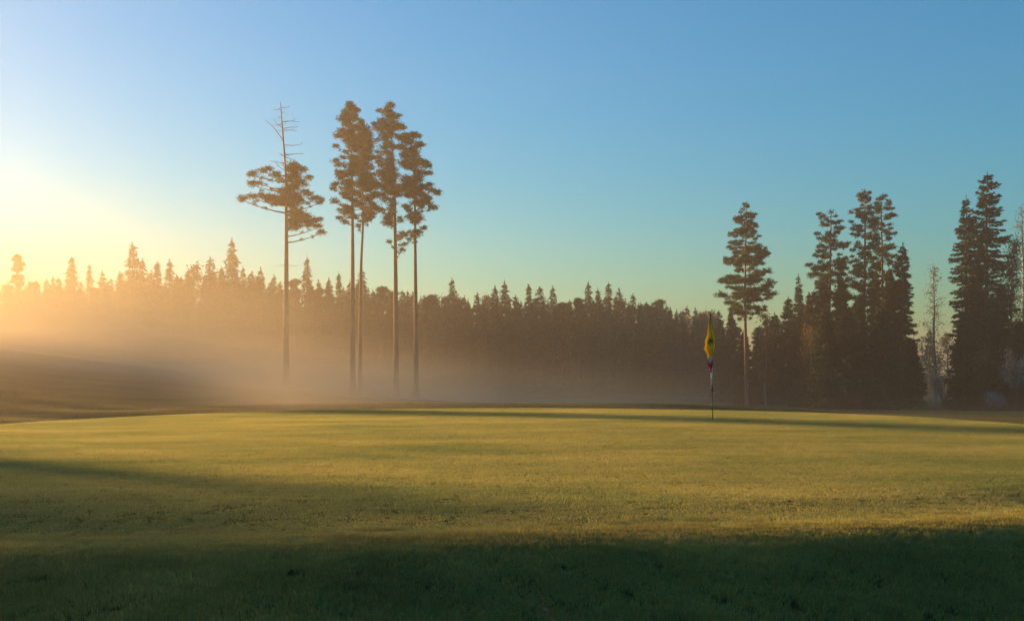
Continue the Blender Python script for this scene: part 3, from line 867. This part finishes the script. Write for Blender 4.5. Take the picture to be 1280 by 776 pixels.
# ------------------------------------------------------------------ fallen leaves
def fallen(label, px, py, Y, m, s, seed):
    global rng
    x = (px - 640) / F * Y; z = float(height(x, Y)) + .048
    out = [(0, -.5), (.12, -.42), (.35, -.38), (.30, -.15), (.5, .05), (.28, .12), (.25, .35), (.08, .28), (0, .55), (-.08, .28), (-.25, .35), (-.28, .12), (-.5, .05), (-.30, -.15), (-.35, -.38), (-.12, -.42)]
    V = [(0, 0, .02)] + [(a, b_, .10 * math.sin(5 * a + seed) + .12 * abs(a)) for a, b_ in out]
    V = np.array(V) * s; n = len(out)
    V2 = V - [0, 0, .0008]
    Fc = [(0, 1 + i, 1 + (i + 1) % n) for i in range(n)]
    B = [(n + 1, n + 2 + (i + 1) % n, n + 2 + i) for i in range(n)]
    me = mesh_np('fallen_leaf', np.concatenate([V, V2]), [Fc + B], [m])
    o = link(bpy.data.objects.new('fallen_leaf', me)); o.location = (x, Y, z); o.rotation_euler = (.5, .2, seed)
    o['label'] = label; o['category'] = 'leaf'; o['group'] = 'fallen leaves on the near bank'
redm = plain('red_leaf', (.45, .06, .03), .5); yelm = plain('pale_leaf', (.55, .45, .12), .5)
def on_bank(px, py):
    for Y_ in np.arange(4.0, 9.0, .02):
        x = (px - 640) / F * Y_
        if HZ - (float(height(x, Y_)) + .048 - EYE) / Y_ * F <= py: return Y_
    return 6.0
for lab, px, py, m, s, sd in [('small red fallen leaf on the dark grass at the bottom centre', 681, 763, redm, .05, 1),
                       ('pale yellow fallen leaf right of the red one', 756, 755, yelm, .028, 2),
                       ('yellow fallen leaf on the grass edge, rightmost of the three', 881, 753, yelm, .03, 3)]:
    fallen(lab, px, py, on_bank(px, py), m, s, sd)

# ------------------------------------------------------------------ haze and mist
def box(name, lo, hi, m):
    x0, y0, z0 = lo; x1, y1, z1 = hi
    V = [(x0,y0,z0),(x1,y0,z0),(x1,y1,z0),(x0,y1,z0),(x0,y0,z1),(x1,y0,z1),(x1,y1,z1),(x0,y1,z1)]
    Fc = [(0,3,2,1),(4,5,6,7),(0,1,5,4),(1,2,6,5),(2,3,7,6),(3,0,4,7)]
    return link(bpy.data.objects.new(name, mesh_np(name, V, [Fc], [m])))
HAZE_D, HAZE_G = .0014, .69
m, nt = mat('haze_air')
pv = nd(nt, 'ShaderNodeVolumePrincipled'); pv.inputs['Color'].default_value = (1, .80, .58, 1)
pv.inputs['Density'].default_value = HAZE_D; pv.inputs['Anisotropy'].default_value = HAZE_G
o = nd(nt, 'ShaderNodeOutputMaterial'); nt.links.new(pv.outputs[0], o.inputs['Volume'])
hz = box('haze', (-1900, -1900, -12), (1900, 1900, 28), m); hz['kind'] = 'stuff'; hz['label'] = 'thin golden morning haze'

MIST_D = .042
m, nt = mat('mist_air'); L = nt.links.new
geo = nd(nt, 'ShaderNodeNewGeometry'); sep = nd(nt, 'ShaderNodeSeparateXYZ'); L(geo.outputs['Position'], sep.inputs[0])
def M(op, a, b=None, c=None):
    n = nd(nt, 'ShaderNodeMath', operation=op)
    for i_, v in enumerate((a, b, c)):
        if v is None: continue
        if isinstance(v, (int, float)): n.inputs[i_].default_value = v
        else: L(v, n.inputs[i_])
    return n.outputs[0]
u_ = M('DIVIDE', sep.outputs[0], M('MAXIMUM', sep.outputs[1], 20.0))
fc = nd(nt, 'ShaderNodeMapRange', i_1=-.47, i_2=0.0, i_3=3.2, i_4=-2.8); L(u_, fc.inputs[0])
hgt = M('SUBTRACT', sep.outputs[2], fc.outputs[0])
nz = nd(nt, 'ShaderNodeTexNoise', i_Scale=.05, i_Detail=4.0)
mp = nd(nt, 'ShaderNodeMapping'); mp.inputs['Scale'].default_value = (.35, .8, 4); L(geo.outputs['Position'], mp.inputs[0]); L(mp.outputs[0], nz.inputs['Vector'])
nzs = nd(nt, 'ShaderNodeMapRange', i_1=.38, i_2=.62, i_3=.2, i_4=1.75); L(nz.outputs[0], nzs.inputs[0])
fk = nd(nt, 'ShaderNodeMapRange', i_1=-.35, i_2=.0, i_3=-.28, i_4=-.7); L(u_, fk.inputs[0])
fall = M('POWER', 2.718, M('MULTIPLY', M('MAXIMUM', hgt, 0.0), fk.outputs[0]))
fy = nd(nt, 'ShaderNodeMapRange', i_1=44.0, i_2=96.0, i_3=0.0, i_4=1.0); fy.interpolation_type = 'SMOOTHSTEP'; ya = nd(nt, 'ShaderNodeMapRange', i_1=-.33, i_2=-.2, i_3=0.0, i_4=32.0); L(u_, ya.inputs[0]); L(M('ADD', sep.outputs[1], ya.outputs[0]), fy.inputs[0])
fx_ = nd(nt, 'ShaderNodeMapRange', i_1=-.12, i_2=.26, i_3=1.0, i_4=.08); fx_.interpolation_type = 'SMOOTHSTEP'; L(u_, fx_.inputs[0])
fl_ = nd(nt, 'ShaderNodeMapRange', i_1=-.82, i_2=-.54, i_3=.0, i_4=1.0); fl_.interpolation_type = 'SMOOTHSTEP'; L(u_, fl_.inputs[0])
fall = M('MULTIPLY', fall, fl_.outputs[0])
den = M('MULTIPLY', M('MULTIPLY', M('MULTIPLY', fall, nzs.outputs[0]), M('MULTIPLY', fy.outputs[0], fx_.outputs[0])), MIST_D)
pv = nd(nt, 'ShaderNodeVolumePrincipled'); pv.inputs['Color'].default_value = (1, .80, .52, 1); pv.inputs['Anisotropy'].default_value = .25
L(den, pv.inputs['Density'])
o = nd(nt, 'ShaderNodeOutputMaterial'); L(pv.outputs[0], o.inputs['Volume'])
m.cycles.volume_step_rate = .35
ms_ = box('mist', (-190, 37, -6), (150, 215, 15), m); ms_['kind'] = 'stuff'; ms_['label'] = 'low bank of ground mist in the hollow before the forest'

# ------------------------------------------------------------------ light
w = bpy.data.worlds.new('World'); sc.world = w; w.use_nodes = True
nt = w.node_tree; nt.nodes.clear()
sky = nt.nodes.new('ShaderNodeTexSky'); sky.sky_type = 'NISHITA'; sky.sun_disc = False
sky.sun_elevation = R(SUN_EL); sky.sun_rotation = R(SUN_AZ)
sky.air_density = 1.32; sky.dust_density = 0.3; sky.ozone_density = 1.6
bg = nt.nodes.new('ShaderNodeBackground'); bg.inputs[1].default_value = .053
wo = nt.nodes.new('ShaderNodeOutputWorld')
tint = nt.nodes.new('ShaderNodeMix'); tint.data_type = 'RGBA'; tint.blend_type = 'MULTIPLY'; tint.inputs[0].default_value = 1
tint.inputs[7].default_value = (*SKY_TINT, 1)       # the deep blue of the cold morning air
nt.links.new(sky.outputs[0], tint.inputs[6]); nt.links.new(tint.outputs[2], bg.inputs[0]); nt.links.new(bg.outputs[0], wo.inputs[0])
sl = bpy.data.lights.new('sun', 'SUN'); sl.energy = 5.0; sl.angle = R(.7); sl.color = (1.0, .61, .24)
so = bpy.data.objects.new('sun', sl); COL.objects.link(so)
s = Vector((math.sin(R(SUN_AZ)) * math.cos(R(SUN_EL)), math.cos(R(SUN_AZ)) * math.cos(R(SUN_EL)), math.sin(R(SUN_EL))))
so.rotation_euler = s.to_track_quat('Z', 'Y').to_euler()
so.location = s * 60

# ------------------------------------------------------------------ camera
cam = bpy.data.cameras.new('camera'); co = bpy.data.objects.new('camera', cam); COL.objects.link(co)
cam.sensor_width = 36; cam.lens = F / 1280 * 36
cam.shift_y = (HZ - 388) / 1280
cam.clip_end = 5000; cam.clip_start = .1
co.location = (0, 0, EYE); co.rotation_euler = (R(90), 0, 0)
sc.camera = co
sc.view_settings.view_transform = 'Standard'; sc.view_settings.look = 'None'; sc.view_settings.gamma = 1
sc.view_settings.exposure = 1.95
sc.render.engine = 'CYCLES'
c = sc.cycles
c.max_bounces = 5; c.diffuse_bounces = 2; c.glossy_bounces = 1; c.transmission_bounces = 3; c.volume_bounces = 0; c.transparent_max_bounces = 6
c.use_denoising = True
try: c.denoiser = 'OPENIMAGEDENOISE'
except Exception: pass
c.sample_clamp_indirect = 4
